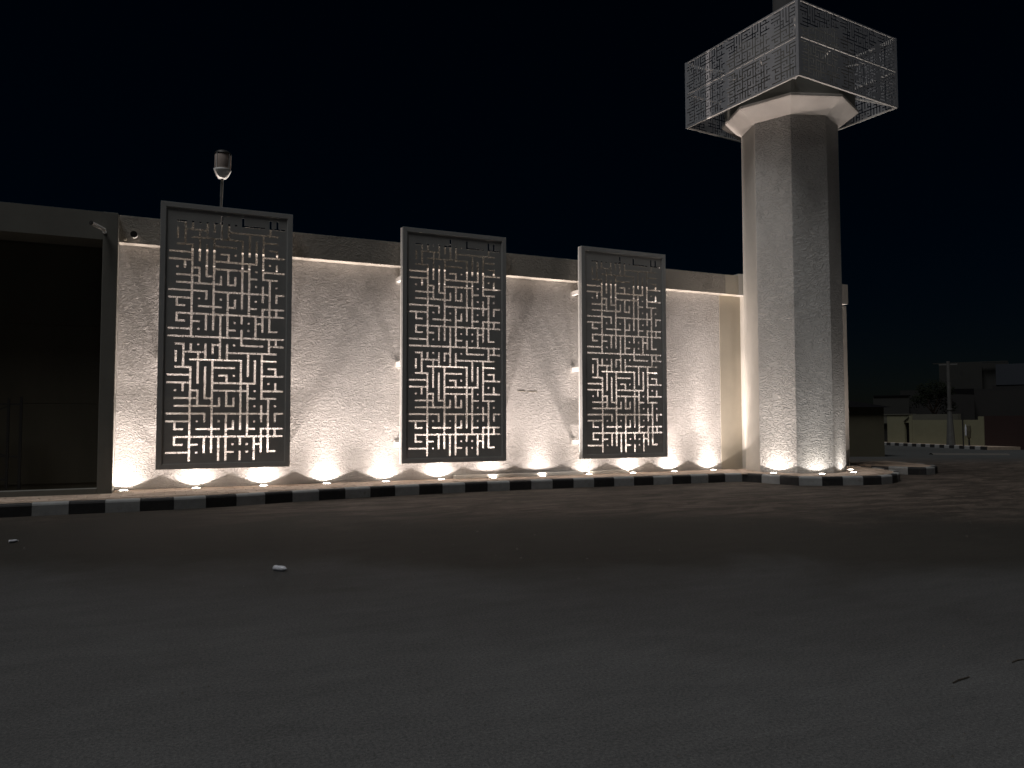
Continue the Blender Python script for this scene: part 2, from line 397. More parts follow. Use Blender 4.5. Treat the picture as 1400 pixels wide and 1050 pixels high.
# ------------------------------------------------------------------ dark wall with recess on the left
lw = empty('gateway_wall', (-1.0, 17.95, ZP), 'unlit grey plastered wall with a deep dark recess at the left', 'wall')
def lp(mb, name, m, **k):
    o = mb.build(name, m, **k); o.parent = lw; o.location = (1.0, -17.95, -ZP); return o
YF = 17.95
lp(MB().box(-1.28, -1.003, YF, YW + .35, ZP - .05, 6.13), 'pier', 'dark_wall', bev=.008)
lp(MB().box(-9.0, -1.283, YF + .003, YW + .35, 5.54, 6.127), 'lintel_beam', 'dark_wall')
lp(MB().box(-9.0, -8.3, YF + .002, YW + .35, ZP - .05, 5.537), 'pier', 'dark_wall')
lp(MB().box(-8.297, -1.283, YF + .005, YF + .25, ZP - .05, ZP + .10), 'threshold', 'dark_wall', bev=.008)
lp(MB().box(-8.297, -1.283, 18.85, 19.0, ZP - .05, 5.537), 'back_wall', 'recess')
for k in range(3):
    z = .4 + k * 1.7
    lp(MB().box(-8.29, -1.29, 18.835, 18.848, z, z + 1.69), 'wall_board', 'recess', bev=.006)

gt = empty('metal_frame', (-2.75, 18.5, ZP + .1), 'black open metal gate leaf with diagonal braces standing in the dark recess', 'gate')
def gp(a, b, n, wd=.045):
    mb = MB().beam(a, b, wd, wd); o = mb.build(n, 'black_metal', parent=gt); return o
gp((0.02, 0, 0.16), (0.02, 0, 1.9), 'upright', .05); gp((-.20, 0, .16), (-.20, 0, 1.87), 'upright'); gp((-1.7, 0, 0.16), (-1.7, 0, 1.9), 'upright', .05)
gp((-1.7, .002, 1.74), (.02, .002, 1.74), 'rail', .04); gp((-1.7, .002, .74), (.02, .002, .66), 'rail', .035); gp((-1.7, .002, .2), (-.2, .002, .2), 'rail', .035)
gp((-.2, .006, 1.70), (-1.7, .006, 1.05), 'brace', .03); gp((-.2, .006, .68), (-1.7, .006, 1.25), 'brace', .03)
gp((.02, 0, 0), (.02, 0, .16), 'foot', .06); gp((-1.7, 0, 0), (-1.7, 0, .16), 'foot', .06); gp((-.2, 0, 0), (-.2, 0, .16), 'foot', .05)

# ------------------------------------------------------------------ kufic screens
# block of square-kufic strokes on a 16 x 16 grid; H = (row, c0, c1), V = (col, r0, r1), D = dot (col, row)
HS = [(1, 1, 2), (1, 6, 7), (1, 10, 13), (1, 14, 16), (2, 2, 5), (2, 8, 15), (3, 3, 10), (3, 13, 15), (4, 1, 3), (4, 6, 9), (4, 14, 15), (5, 0, 3), (5, 7, 8), (5, 13, 16),
      (6, 0, 3), (6, 6, 12), (7, 3, 4), (7, 6, 11), (7, 13, 16), (8, 1, 4), (8, 5, 6), (8, 11, 12), (8, 13, 15), (9, 1, 7), (9, 8, 9), (10, 0, 5), (10, 6, 14), (10, 15, 16),
      (11, 0, 3), (12, 1, 2), (12, 4, 7), (12, 8, 9), (12, 11, 12), (12, 13, 16), (13, 1, 16), (14, 1, 2), (14, 3, 4), (14, 12, 13), (15, 0, 3), (15, 8, 9), (15, 14, 15)]
VS = [(1, 2, 3.2), (1, 11, 12), (1, 13, 14), (2, 1, 4), (2, 6, 7), (3, 1, 2), (3, 4, 16), (4, 2, 6), (4, 7, 9), (5, 1, 3), (5, 4, 8), (5, 10, 11), (5, 13, 15), (6, 1, 2.1), (6, 3, 15), (7, 0, 3),
      (7, 8, 9), (7, 13, 16), (8, 1, 3), (8, 5, 6), (8, 7, 9), (8, 10, 16), (9, 8, 9), (9, 11, 12), (10, 0, 1), (10, 3, 12), (10, 13, 14), (10, 15, 16), (11, 2, 5), (11, 6, 13), (12, 3, 6),
      (12, 13, 16), (13, 2, 8), (13, 9, 11), (13, 12, 15), (14, 0, 2), (14, 8, 15), (15, 0, 1), (15, 4, 5), (15, 6, 7), (15, 10, 11), (15, 12, 13)]
DS = [(4, 1), (9, 1), (9, 5), (1, 7), (12, 7), (14, 6), (15, 9), (12, 9), (12, 11), (4, 11), (7, 11), (4, 15), (9, 14), (11, 14), (11, 15)]
TH = [(0, 2.1), (0, 3.5), (0, 5.5), (0, 8.5), (0, 10.2), (0, 11.5), (0, 12.6), (0, 13.5), (1, 6.5), (1, 12.5), (1, 14.5), (1, 15.5), (2, 2.5), (2, 4.5), (2, 9.5), (2, 12.2), (3, 5.5), (3, 7.5), (3, 9.5),
      (5, 13.5), (5, 15.5), (6, 2.5), (6, 6.9), (6, 9.4), (7, 6.9), (7, 9.4), (7, 14.5), (8, 13.4), (9, 3.3), (9, 5.5), (10, 9.5), (10, 12.5), (12, 5.5), (12, 13.5), (12, 14.5), (13, 3.5), (13, 5.5), (13, 6.5),
      (13, 7.5), (13, 9.5), (13, 12.5), (13, 13.5), (13, 14.5), (15, 1.4)]
TV = [(2, 1.8), (3, 4.6), (3, 5.6), (3, 6.7), (3, 8.5), (3, 12.0), (3, 14.5), (4, 2.5), (5, 2.5), (6, 4.9), (6, 8.5), (6, 9.4), (6, 12.5), (7, .6), (7, 1.6), (7, 2.5), (7, 14.5), (8, 2.5), (8, 12.5), (8, 11.2), (8, 14.5),
      (10, 4.5), (10, 6.3), (11, 6.5), (11, 8.5), (11, 9.7), (11, 12.5), (12, 14.9), (13, 3.5), (13, 5.6), (14, 9.4), (14, 11.0)]

def perforated(holes, tabs, W, Ht, th):
    """sheet W x Ht in x,z, thickness th in y, with rectangular holes; tabs are bridges left across them"""
    xs = sorted({0, W} | {round(v, 5) for h in holes + tabs for v in (h[0], h[1])}); zs = sorted({0, Ht} | {round(v, 5) for h in holes + tabs for v in (h[2], h[3])})
    ix = {v: i for i, v in enumerate(xs)}; iz = {v: i for i, v in enumerate(zs)}
    nx, nz = len(xs) - 1, len(zs) - 1
    G = [bytearray(b'\x01' * nx) for _ in range(nz)]
    for lst, val in ((holes, 0), (tabs, 1)):
        for x0, x1, z0, z1 in lst:
            a, b = ix[round(x0, 5)], ix[round(x1, 5)]
            for j in range(iz[round(z0, 5)], iz[round(z1, 5)]): G[j][a:b] = bytes([val]) * (b - a)
    m = MB(); V = {}
    def vert(x, y, z):
        k = (x, y, z)
        if k not in V: V[k] = len(m.v); m.v.append(k)
        return V[k]
    for j in range(nz):
        i = 0; z0, z1 = zs[j], zs[j + 1]
        while i < nx:
            if not G[j][i]: i += 1; continue
            k = i
            while k < nx and G[j][k]: k += 1
            x0, x1 = xs[i], xs[k]
            m.f.append((vert(x0, 0, z0), vert(x1, 0, z0), vert(x1, 0, z1), vert(x0, 0, z1)))
            m.f.append((vert(x0, th, z1), vert(x1, th, z1), vert(x1, th, z0), vert(x0, th, z0)))
            m.f.append((vert(x0, 0, z1), vert(x0, th, z1), vert(x0, th, z0), vert(x0, 0, z0)))
            m.f.append((vert(x1, 0, z0), vert(x1, th, z0), vert(x1, th, z1), vert(x1, 0, z1)))
            i = k
    for j in range(nz + 1):
        i = 0
        while i < nx:
            dn = G[j - 1][i] if j > 0 else 0; up = G[j][i] if j < nz else 0
            if dn == up: i += 1; continue
            k = i
            while k < nx and (G[j - 1][k] if j > 0 else 0) == dn and (G[j][k] if j < nz else 0) == up: k += 1
            z = zs[j]; q = (vert(xs[i], 0, z), vert(xs[k], 0, z), vert(xs[k], th, z), vert(xs[i], th, z))
            m.f.append(q if dn else q[::-1]); i = k
    return m
def strokes(ox, oz, px, pz, hw, hh, block_rows=16, divider=False, tab=True):
    """holes and tabs of one block; ox,oz = position of column 0 / row 16 (bottom)"""
    Hh, Tt = [], []; top = 16
    X = lambda c: ox + c * px
    Z = lambda r: oz + (top - r) * pz
    hs = list(HS) + ([(0, 0, 16)] if divider else [])
    for r, a, b in hs: Hh.append((X(a) - hw, X(b) + hw, Z(r) - hh, Z(r) + hh))
    for c, a, b in VS: Hh.append((X(c) - hw, X(c) + hw, Z(b) - hh, Z(a) + hh))
    for c, r in DS: Hh.append((X(c) - hw, X(c) + hw, Z(r) - hh, Z(r) + hh))
    if tab:
        for r, c in TH:
            if r == 0 and not divider: continue
            Tt.append((X(c) - .007, X(c) + .007, Z(r) - hh, Z(r) + hh))
        for c, r in TV: Tt.append((X(c) - hw, X(c) + hw, Z(r) - .007, Z(r) + .007))
    return Hh, Tt

PW, PH, PZ0 = 2.784, 5.828, .684
FWD, FDP = .11, .13
px, pz = .1492, .1693
sw, sh = PW - 2 * FWD, PH - 2 * FWD
h1, t1 = strokes(.205 - FWD, .872 - PZ0 - FWD, px, pz, .0225, .020, divider=True)
h2, t2 = strokes(.205 - FWD, .872 - PZ0 - FWD + 16 * pz, px, pz, .0225, .020)
sheet_me = perforated(h1 + h2, t1 + t2, sw, sh, .006)
screens = []
def screen(x0, label, proto=None):
    e = empty('kufic_screen', (x0, 18.0, PZ0), label, 'screen', 'calligraphy screens on the wall')
    if proto is None:
        fr = MB(); d = FDP
        # mitred picture frame of box section with a small inner lip
        def ring(o0, o1, y0, y1):
            a = [(o0, o0), (PW - o0, o0), (PW - o0, PH - o0), (o0, PH - o0)]; b = [(o1, o1), (PW - o1, o1), (PW - o1, PH - o1), (o1, PH - o1)]
            for i in range(4):
                j = (i + 1) % 4
                P = [(a[i][0], y0, a[i][1]), (a[j][0], y0, a[j][1]), (b[j][0], y0, b[j][1]), (b[i][0], y0, b[i][1])]
                Q = [(x, y1, z) for x, _, z in P]
                fr.poly(P + Q, [(0, 1, 2, 3), (7, 6, 5, 4), (0, 4, 5, 1), (1, 5, 6, 2), (2, 6, 7, 3), (3, 7, 4, 0)])
        ring(0, FWD, 0, d)
        fr.build('frame', 'screen_frame', e, bev=.004)
        fr = MB(); ring(-.003, .05, d + .001, d + .055); fr.build('lit_edge_ring', 'lit_back', e)  # added ring; its pale colour stands for lamplight on the frame sides
        fr = MB(); ring(FWD + .001, FWD + .014, .010, .0235); fr.build('lit_inner_lip', 'lip', e)  # lip lightened: the lit line inside the frame is put into its grey
        sm_ = sheet_me.build('perforated_sheet', 'screen', e, loc=(FWD, .025, FWD), raw=True).data; sm_.materials.append(M['lit_back'])
        for pg in sm_.polygons:
            if all(sm_.vertices[v].co.y > .005 for v in pg.vertices): pg.material_index = 1  # sheet backs made pale to bounce lamplight onto the parapet band
        for z in (.46, 2.47, 4.60):
            MB().beam((.03, .47, z), (PW - .03, .47, z), .05, .08).build('back_rail', 'white_metal', e)
            for x in (.045, PW - .045):
                MB().beam((x, FDP + .057, z - .01), (x, .598, z - .01), .09, .11).build('bracket', 'white_metal', e, bev=.004)
                MB().box(x - .08, x + .08, .586, .598, z - .1, z + .1).build('fixing_plate', 'white_metal', e)
        for x in (.045, PW - .045): MB().beam((x, FDP + .083, .2), (x, FDP + .083, PH - .2), .05, .05).build('back_upright', 'screen_frame', e)
    else:
        for ch in proto.children:
            c = ch.copy(); C.objects.link(c); c.parent = e
    return e
s1 = screen(-.19, 'dark grey steel screen of cut-out square lettering nearest the dark recess, below the lantern pole')
s2 = screen(5.23, 'middle of the three dark grey steel screens of cut-out square lettering', s1)
s3 = screen(10.27, 'dark grey steel screen of cut-out square lettering nearest the tower', s1)
cable = MB(); pts = [(10.66, 18.2, .70), (10.662, 18.33, .6), (10.66, 18.345, .45), (10.655, 18.34, ZP + .01)]
for a, b in zip(pts[:-1], pts[1:]): cable.bar(a, b, .008, 6)
tag(cable.build('power_cable', 'black_metal'), 'thin dark cable hanging from the third screen to the ledge gap', 'cable')

# ------------------------------------------------------------------ uplights
def beam_nodes(ld, col, lean):
    """wall-washing optic: narrow in the plane across the wall, wide along it"""
    ld.use_nodes = True; t = ld.node_tree; em = t.nodes['Emission']; em.inputs['Color'].default_value = (*col, 1)
    tc = t.nodes.new('ShaderNodeTexCoord')
    def dot(v):
        n = t.nodes.new('ShaderNodeVectorMath'); n.operation = 'DOT_PRODUCT'; t.links.new(tc.outputs['Normal'], n.inputs[0]); n.inputs[1].default_value = v; return n.outputs['Value']
    def mth(op, a, b=None):
        n = t.nodes.new('ShaderNodeMath'); n.operation = op
        for i, v in enumerate((a, b)):
            if v is None: continue
            if isinstance(v, (int, float)): n.inputs[i].default_value = v
            else: t.links.new(v, n.inputs[i])
        return n.outputs[0]
    up = mth('MAXIMUM', mth('ABSOLUTE', dot((0, -math.sin(lean), -math.cos(lean)))), .001)
    across = mth('ABSOLUTE', dot((0, math.cos(lean), -math.sin(lean))))
    along = mth('ABSOLUTE', dot((1, 0, 0)))
    psi = mth('ARCTANGENT', mth('DIVIDE', across, up)); phi = mth('ARCTANGENT', mth('DIVIDE', along, up))
    def gauss(a, wd, amp): return mth('MULTIPLY', mth('EXPONENT', mth('MULTIPLY', mth('POWER', mth('DIVIDE', a, wd), 2), -1)), amp)
    nar = mth('MULTIPLY', mth('ADD', gauss(psi, .19, 6.3), gauss(psi, .40, 1.2)), gauss(phi, .95, 1.0))
    t.links.new(mth('ADD', nar, .32), em.inputs['Strength'])
LAMP_W = 102
LEAN = math.radians(17)
def light_data(name, power, col, half=67):
    ld = bpy.data.lights.new(name, 'SPOT'); ld.energy = power; ld.spot_size = math.radians(2 * half); ld.spot_blend = .05; ld.shadow_soft_size = .018
    beam_nodes(ld, col, LEAN); return ld
WARM = (1, .855, .775); WHITE = (1, .92, .865)
ld_wall = light_data('wall_beam', LAMP_W, WARM); ld_tow = light_data('tower_beam', LAMP_W * .44, WHITE); ld_tow1 = light_data('tower_beam_left', LAMP_W * 1.0, WARM)
def uplight(x, y, z, label, ld, group, proto=None, to=(0, 1)):
    e = empty('ground_uplight', (x, y, z), label, 'ground light', group)
    if proto is None:
        n = 24; r = MB()
        prof = [(.092, .004), (.094, .014), (.108, .015), (.120, .006), (.120, -.03), (.092, -.03)]
        P = [(a * math.cos(2 * math.pi * i / n), a * math.sin(2 * math.pi * i / n), b) for a, b in prof for i in range(n)]; k = len(prof)
        r.poly(P, [(q * n + i, q * n + (i + 1) % n, ((q + 1) % k) * n + (i + 1) % n, ((q + 1) % k) * n + i) for q in range(k) for i in range(n)])
        r.build('rim', 'ring', e, smooth=True)
        MB().lathe([(.091, -.02), (.091, .006), (.072, .014), (.04, .019), (.004, .020)], 20).build('lens', 'lens', e)
    else:
        for ch in proto.children:
            if ch.type == 'MESH': c = ch.copy(); C.objects.link(c); c.parent = e
    lo = bpy.data.objects.new('lamp', ld); C.objects.link(lo); lo.parent = e; lo.location = (0, 0, .035)
    # local -Z is the cone axis: up, leaning LEAN towards the wall direction 'to'; local Y lies in the leaning plane
    tv = Vector((to[0], to[1], 0)).normalized(); ax = Vector((0, 0, 1)) * math.cos(LEAN) + tv * math.sin(LEAN)
    zl = -ax; yl = (tv * math.cos(LEAN) - Vector((0, 0, 1)) * math.sin(LEAN)); xl = yl.cross(zl)
    lo.matrix_local = Matrix(((xl.x, yl.x, zl.x, 0), (xl.y, yl.y, zl.y, 0), (xl.z, yl.z, zl.z, .035), (0, 0, 0, 1)))
    return e
where = ['beside the dark gateway wall', 'under the left half of the first screen', 'under the right half of the first screen', 'just right of the first screen', 'just left of the middle screen',
         'under the left half of the middle screen', 'at the right corner of the middle screen', 'midway between the middle and third screens', 'at the left corner of the third screen', 'under the right half of the third screen',
         'just right of the third screen', 'last before the beige corner strip']
UP = None
for i in range(12):
    x = -.80 + 1.432 * i
    e = uplight(x, YL + random.uniform(-.012, .012), ZP, 'lit round ground light at the wall foot, ' + where[i], ld_wall, 'ground lights along the wall', UP)
    if UP is None: UP = e
TC = Vector((17.0962, 17.2429)); TR = 1.4072; TT = 0.0436
def ov(k, s=1.0):
    a = math.radians(225) + TT + (k - 2) * math.pi / 4
    return Vector((TC.x + TR * s * math.cos(a), TC.y + TR * s * math.sin(a)))
tl = ['in front of the tower face turned to the screens', 'in front of the tower face turned to the road', 'at the narrow right-hand face of the tower', 'behind the right-hand side of the tower']
for j, k in enumerate((1, 2, 3, 4)):
    m = (ov(k) + ov(k + 1)) / 2; nrm = (m - TC).normalized(); q = m + nrm * (.36 if j < 3 else .42)
    uplight(q.x, q.y, ZP, 'lit round ground light ' + tl[j], ld_tow1 if j == 0 else ld_tow, 'ground lights round the tower', UP, to=(-nrm.x, -nrm.y))
uplight(19.6, YL, ZP, 'lit round ground light at the wall end behind the tower', ld_wall, 'ground lights along the wall', UP)

# ------------------------------------------------------------------ minaret
mn = empty('minaret', (TC.x, TC.y, ZP), 'tall octagonal white plastered tower with a perforated square lantern box at its top', 'tower')
def mp_(mb, name, m, parent=None, **k):
    o = mb.build(name, m, **k); o.parent = parent or mn
    if parent is None: o.location = (-TC.x, -TC.y, -ZP)
    return o
def octring(s): return [tuple(ov(k, s)) for k in range(8)]
def loft(rings, cap0=True, cap1=True):
    b = MB(); P = []; n = 8
    for s_, z in rings: P += [(x, y, z) for x, y in octring(s_)]
    fs = [(r * n + i, r * n + (i + 1) % n, (r + 1) * n + (i + 1) % n, (r + 1) * n + i) for r in range(len(rings) - 1) for i in range(n)]
    if cap0: fs.append(tuple(range(n)))
    if cap1: fs.append(tuple(range((len(rings) - 1) * n, len(rings) * n)))
    return b.poly(P, fs)
sh = mp_(loft([(1, ZP - .1), (.985, 10.5)]), 'shaft', 'stucco_col', bev=.012)
sh.data.materials.append(M['smooth'])
for f_ in sh.data.polygons:
    c_ = f_.center; m_ = (ov(0) + ov(1)) / 2
    if abs(f_.normal.z) < .5 and (Vector((c_.x, c_.y)) - m_).length < .2: f_.material_index = 1
mp_(loft([(.987, 10.503), (1.365, 10.80), (1.395, 10.83), (1.395, 10.91), (1.36, 10.92)]), 'flared_cap', 'flare', bev=.01)
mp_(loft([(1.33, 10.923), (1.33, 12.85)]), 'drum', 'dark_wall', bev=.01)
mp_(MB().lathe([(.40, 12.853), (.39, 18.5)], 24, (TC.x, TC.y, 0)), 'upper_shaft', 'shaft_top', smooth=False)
BA = 2.16; BZ0, BZ1 = 10.905, 13.012; BT = .0994
bx = bpy.data.objects.new('lantern_box', None); C.objects.link(bx); bx.parent = mn; bx.location = (0, 0, -ZP); bx.rotation_euler.z = BT
def bxp(mb, name, m, **k): return mb.build(name, m, parent=bx, **k)
fr = 'white_metal'
ins_ = .035
def sq(h, z, wd, ht, name, m):
    for i in range(4):
        c, s_ = math.cos(i * math.pi / 2), math.sin(i * math.pi / 2)
        L = h - (wd / 2 if i % 2 else -wd / 2)
        a = Vector((-L, -h, z)); b = Vector((L, -h, z))
        rot = lambda v: Vector((v.x * c - v.y * s_, v.x * s_ + v.y * c, v.z))
        bxp(MB().beam(rot(a), rot(b), wd, ht), name, m)
sq(BA - .03, BZ0 + .02, .055, .04, 'bottom_rail', 'white_metal')
sq(BA - .045, (BZ0 + BZ1) / 2 + .045, .06, .028, 'middle_rail', 'white_metal')
sq(BA - .045, BZ1 - .014, .06, .024, 'top_rail', 'white_metal')
for sx in (-1, 1):
    for sy in (-1, 1):
        bxp(MB().beam((sx * (BA - .012), sy * (BA - .012), BZ0), (sx * (BA - .012), sy * (BA - .012), BZ1), .024, .024), 'corner_post', 'box')
        bxp(MB().beam((sx * (BA - .06), sy * (BA - .06), BZ0 + .06), (sx * 1.24, sy * 1.24, BZ0 + .45), .04, .04), 'strut', 'white_metal')
        bxp(MB().beam((sx * (BA - .06), sy * (BA - .06), BZ1 - .1), (sx * 1.24, sy * 1.24, BZ1 - .45), .04, .04), 'strut', 'white_metal')
for i in range(4):
    c, s_ = math.cos(i * math.pi / 2), math.sin(i * math.pi / 2)
    for off in (-.75, .75):
        a = Vector((off, -BA + .07, (BZ0 + BZ1) / 2)); b = Vector((off * .6, -1.55, (BZ0 + BZ1) / 2))
        rot = lambda v: Vector((v.x * c - v.y * s_, v.x * s_ + v.y * c, v.z))
        bxp(MB().beam(rot(a), rot(b), .04, .04), 'strut', 'white_metal')
# lattice sheets: the same lettering, smaller, three blocks wide and one and a half high
bw = 2 * BA - .05; bh = BZ1 - BZ0 - .03; q = (bw - .14) / 42; holes = []
def sub_rows(ra, rb, x0, ztop, pz_, edge):
    # rows ra..rb of the block repeated along the sheet, cut off at its width
    for b_ in range(3):
        X = lambda c: x0 + (c + 17 * b_) * q
        Z = lambda r_: ztop - (r_ - ra) * pz_
        lst = [(X(a) - q * .2, X(b) + q * .2, Z(r_) - q * .17, Z(r_) + q * .17) for r_, a, b in HS if ra <= r_ <= rb]
        for c_, a, b in VS:
            a, b = max(a, ra), min(b, rb)
            if b > a: lst.append((X(c_) - q * .17, X(c_) + q * .17, Z(b) - q * .2, Z(a) + q * .2))
        lst += [(X(c_) - q * .2, X(c_) + q * .2, Z(r_) - q * .2, Z(r_) + q * .2) for c_, r_ in DS if ra <= r_ <= rb]
        for h in lst:
            if h[0] < edge: holes.append((h[0], min(h[1], edge), h[2], h[3]))
sub_rows(4, 13, .07, bh - .09, (bh / 2 - .16) / 9, bw - .07)
sub_rows(6, 15, .07, bh / 2 - .10, (bh / 2 - .17) / 9, bw - .07)
k_ = .07
while k_ < bw - .2:                     # broken long slots along the top and middle rails
    L_ = random.uniform(.18, .42)
    for zz in (bh / 2, bh - .045): holes.append((k_, min(k_ + L_, bw - .07), zz - .014, zz + .014))
    k_ += L_ + .03
bs = perforated(holes, [], bw, bh, .004)
me_bs = bpy.data.meshes.new('lattice_sheet'); me_bs.from_pydata(bs.v, [], bs.f); me_bs.update(); me_bs.materials.append(M['box'])
for i in range(4):
    o = bpy.data.objects.new('lattice_sheet', me_bs); C.objects.link(o); o.parent = bx
    a = i * math.pi / 2; c, s_ = math.cos(a), math.sin(a); v = Vector((-bw / 2, -BA, 0))
    o.location = (v.x * c - v.y * s_, v.x * s_ + v.y * c, BZ0 + .015); o.rotation_euler.z = a

# ------------------------------------------------------------------ lantern on pole, cameras
ln = empty('pole_lantern', (1.035, 18.245, 6.05), 'drum-shaped fixture with white bowl and dark cap on a thin pole above the first screen', 'lamp post')
ln.rotation_euler = (0, .02, 0)
MB().bar((0, 0, -.35), (0, 0, .75), .028, 10).build('pole', 'galv', ln)
MB().bar((0, 0, .75), (0, 0, 1.2), .034, 10).build('pole_sleeve', 'galv', ln)
MB().box(-.05, .05, .028, .056, -.20, -.02).build('clamp', 'galv', ln)
MB().lathe([(.04, 1.17), (.09, 1.18), (.135, 1.24), (.175, 1.33), (.195, 1.38), (.185, 1.385)], 24).build('bowl', 'cam_white', ln, smooth=True)
MB().lathe([(.172, 1.386), (.178, 1.42), (.178, 1.70), (.172, 1.72)], 24).build('drum', 'diffuser', ln, smooth=True)
MB().lathe([(.186, 1.722), (.19, 1.735), (.18, 1.76), (.12, 1.81), (.03, 1.83)], 24).build('cap', 'black_metal', ln, smooth=True)
for k in range(4):
    a = k * math.pi / 2 + .75; MB().bar((.186 * math.cos(a), .186 * math.sin(a), 1.384), (.186 * math.cos(a), .186 * math.sin(a), 1.724), .008, 6).build('cage_rod', 'cam_white', ln)

def bullet(loc, d, label, r=.036, L=.26, wallpt=None):
    e = empty('security_camera', loc, label, 'security camera')
    d = Vector(d).normalized()
    MB().bar(d * -.08, d * (L - .08), r, 14).build('body', 'cam_white', e)
    MB().bar(d * (L - .079), d * (L - .05), r * 1.12, 14).build('lens_hood', 'black_metal', e)
    MB().bar(d * (L - .049), d * (L - .045), r * .8, 14).build('lens', 'black_metal', e)
    wv = Vector(wallpt) - Vector(loc)
    MB().bar((0, 0, 0), wv, .014, 8).build('arm', 'cam_white', e)
    MB().bar(wv - Vector((0, .012, 0)), wv, .04, 12).build('base', 'cam_white', e)
    return e
bullet((-1.30, 17.82, 5.74), (-.66, -.72, .20), 'white bullet camera angled to the left on the grey gateway wall', wallpt=(-1.25, 17.95, 5.70), L=.33, r=.04)
bullet((-.70, 18.17, 5.74), (-.03, -1, -.10), 'white bullet camera facing the road on the parapet above the plaster', r=.062, L=.20, wallpt=(-.70, 18.30, 5.74))
jb = MB().box(-.90, -.85, 18.27, 18.297, 5.63, 5.68); tag(jb.build('junction_box', 'beige', bev=.006), 'tiny beige junction box beside the camera on the parapet', 'junction box')

# ------------------------------------------------------------------ far right: street
kerb_run('far kerb of black and white blocks before the ochre wall', [(45.9, 39.4), (45.0, 35.6), (43.9, 31.5), (43.1, 28.6)], .42, 0, .8)
fp = MB().prism([(46.0, 39.4), (45.1, 35.6), (44.0, 31.5), (43.2, 28.6), (60, 24), (62, 42)], 0, .17)
tag(fp.build('far_pavement', 'mortar'), 'dim pavement before the ochre wall', kind='structure')
A = Vector((47.0, 39.6)); B = Vector((45.35, 30.35)); D = (B - A); LL = D.length; D.normalize(); Nn = Vector((D.y, -D.x))
if Nn.dot(-A) < 0: Nn = -Nn
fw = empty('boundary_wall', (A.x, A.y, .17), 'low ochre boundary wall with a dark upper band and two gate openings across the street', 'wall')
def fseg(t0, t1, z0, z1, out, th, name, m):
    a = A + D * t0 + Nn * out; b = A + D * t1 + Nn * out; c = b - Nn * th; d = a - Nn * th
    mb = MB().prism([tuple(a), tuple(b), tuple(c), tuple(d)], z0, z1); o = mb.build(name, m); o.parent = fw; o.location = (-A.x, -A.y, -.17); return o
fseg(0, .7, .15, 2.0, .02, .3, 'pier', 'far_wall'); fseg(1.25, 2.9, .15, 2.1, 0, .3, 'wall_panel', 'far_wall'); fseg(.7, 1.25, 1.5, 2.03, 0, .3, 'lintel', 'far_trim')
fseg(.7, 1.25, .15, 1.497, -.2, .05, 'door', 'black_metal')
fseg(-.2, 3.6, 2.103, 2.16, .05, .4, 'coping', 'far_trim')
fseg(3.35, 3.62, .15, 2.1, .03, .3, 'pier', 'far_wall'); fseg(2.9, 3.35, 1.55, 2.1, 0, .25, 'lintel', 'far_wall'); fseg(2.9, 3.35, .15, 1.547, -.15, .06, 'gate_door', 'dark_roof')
a_ = 2.9
for k in range(5):
    t0 = 2.88 + k * .1; fseg(t0, t0 + .09, 1.62 + .07 * k, 1.68 + .07 * k, .06, .05, 'gate_arch_bar', 'black_metal')
fseg(3.623, 9.0, .15, 1.74, 0, .3, 'wall_panel', 'far_wall'); fseg(3.623, 7.4, 1.743, 2.12, -.03, .25, 'wall_band', 'far_trim')
fseg(9.003, 9.4, .15, 1.95, .04, .35, 'pier', 'far_wall')
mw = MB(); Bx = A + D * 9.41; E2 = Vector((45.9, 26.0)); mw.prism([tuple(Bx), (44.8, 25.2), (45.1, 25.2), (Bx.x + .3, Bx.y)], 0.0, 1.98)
tag(mw.build('maroon_wall', 'maroon'), 'dark maroon wall at the right edge beyond the ochre wall', 'wall')

kk = empty('utility_kiosk', (29.5, 26.15, 0), 'small unlit brown kiosk with dark hipped slab roof behind the tower', 'kiosk')
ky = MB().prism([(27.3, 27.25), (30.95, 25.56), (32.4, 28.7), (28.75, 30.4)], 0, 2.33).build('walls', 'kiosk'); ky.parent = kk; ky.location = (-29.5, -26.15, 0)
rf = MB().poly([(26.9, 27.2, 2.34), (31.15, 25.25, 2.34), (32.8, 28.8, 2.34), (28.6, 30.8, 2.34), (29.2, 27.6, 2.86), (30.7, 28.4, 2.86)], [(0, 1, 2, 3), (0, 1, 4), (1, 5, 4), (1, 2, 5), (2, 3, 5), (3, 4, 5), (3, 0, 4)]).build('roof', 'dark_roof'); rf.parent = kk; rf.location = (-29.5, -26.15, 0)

up = empty('utility_pole', (44.25, 31.75, .17), 'tall tapered grey utility pole in front of the ochre wall', 'pole')
MB().bar((0, 0, 0), (-.03, 0, 2.2), .26, 10, .12).build('base', 'galv', up); MB().bar((-.03, 0, 2.2), (-.2, -.1, 5.2), .12, 10, .10).build('shaft', 'galv', up)
MB().bar((-.03, 0, 2.18), (-.03, 0, 2.3), .16, 10).build('collar', 'galv', up); MB().beam((-.5, .3, 5.0), (.1, -.5, 5.0), .06, .08).build('crossarm', 'galv', up)
sp = empty('signpost', (44.55, 30.95, .17), 'slim dark post with a small pale oval panel before the ochre wall', 'sign')
MB().bar((-.12, .12, 0), (-.12, .12, 2.0), .04, 8).build('post', 'black_metal', sp)
MB().lathe([(.02, .35), (.10, .5), (.13, .9), (.11, 1.2), (.02, 1.32)], 12, (.1, -.1, 0)).build('wrapped_panel', 'kiosk', sp)
MB().lathe([(.01, .55), (.05, .62), (.055, 1.05), (.01, 1.3)], 8, (-.04, .0, 0)).build('pale_edge', 'plastic', sp)
MB().bar((.1, -.1, 0), (.1, -.1, .36), .05, 8).build('stem', 'black_metal', sp)

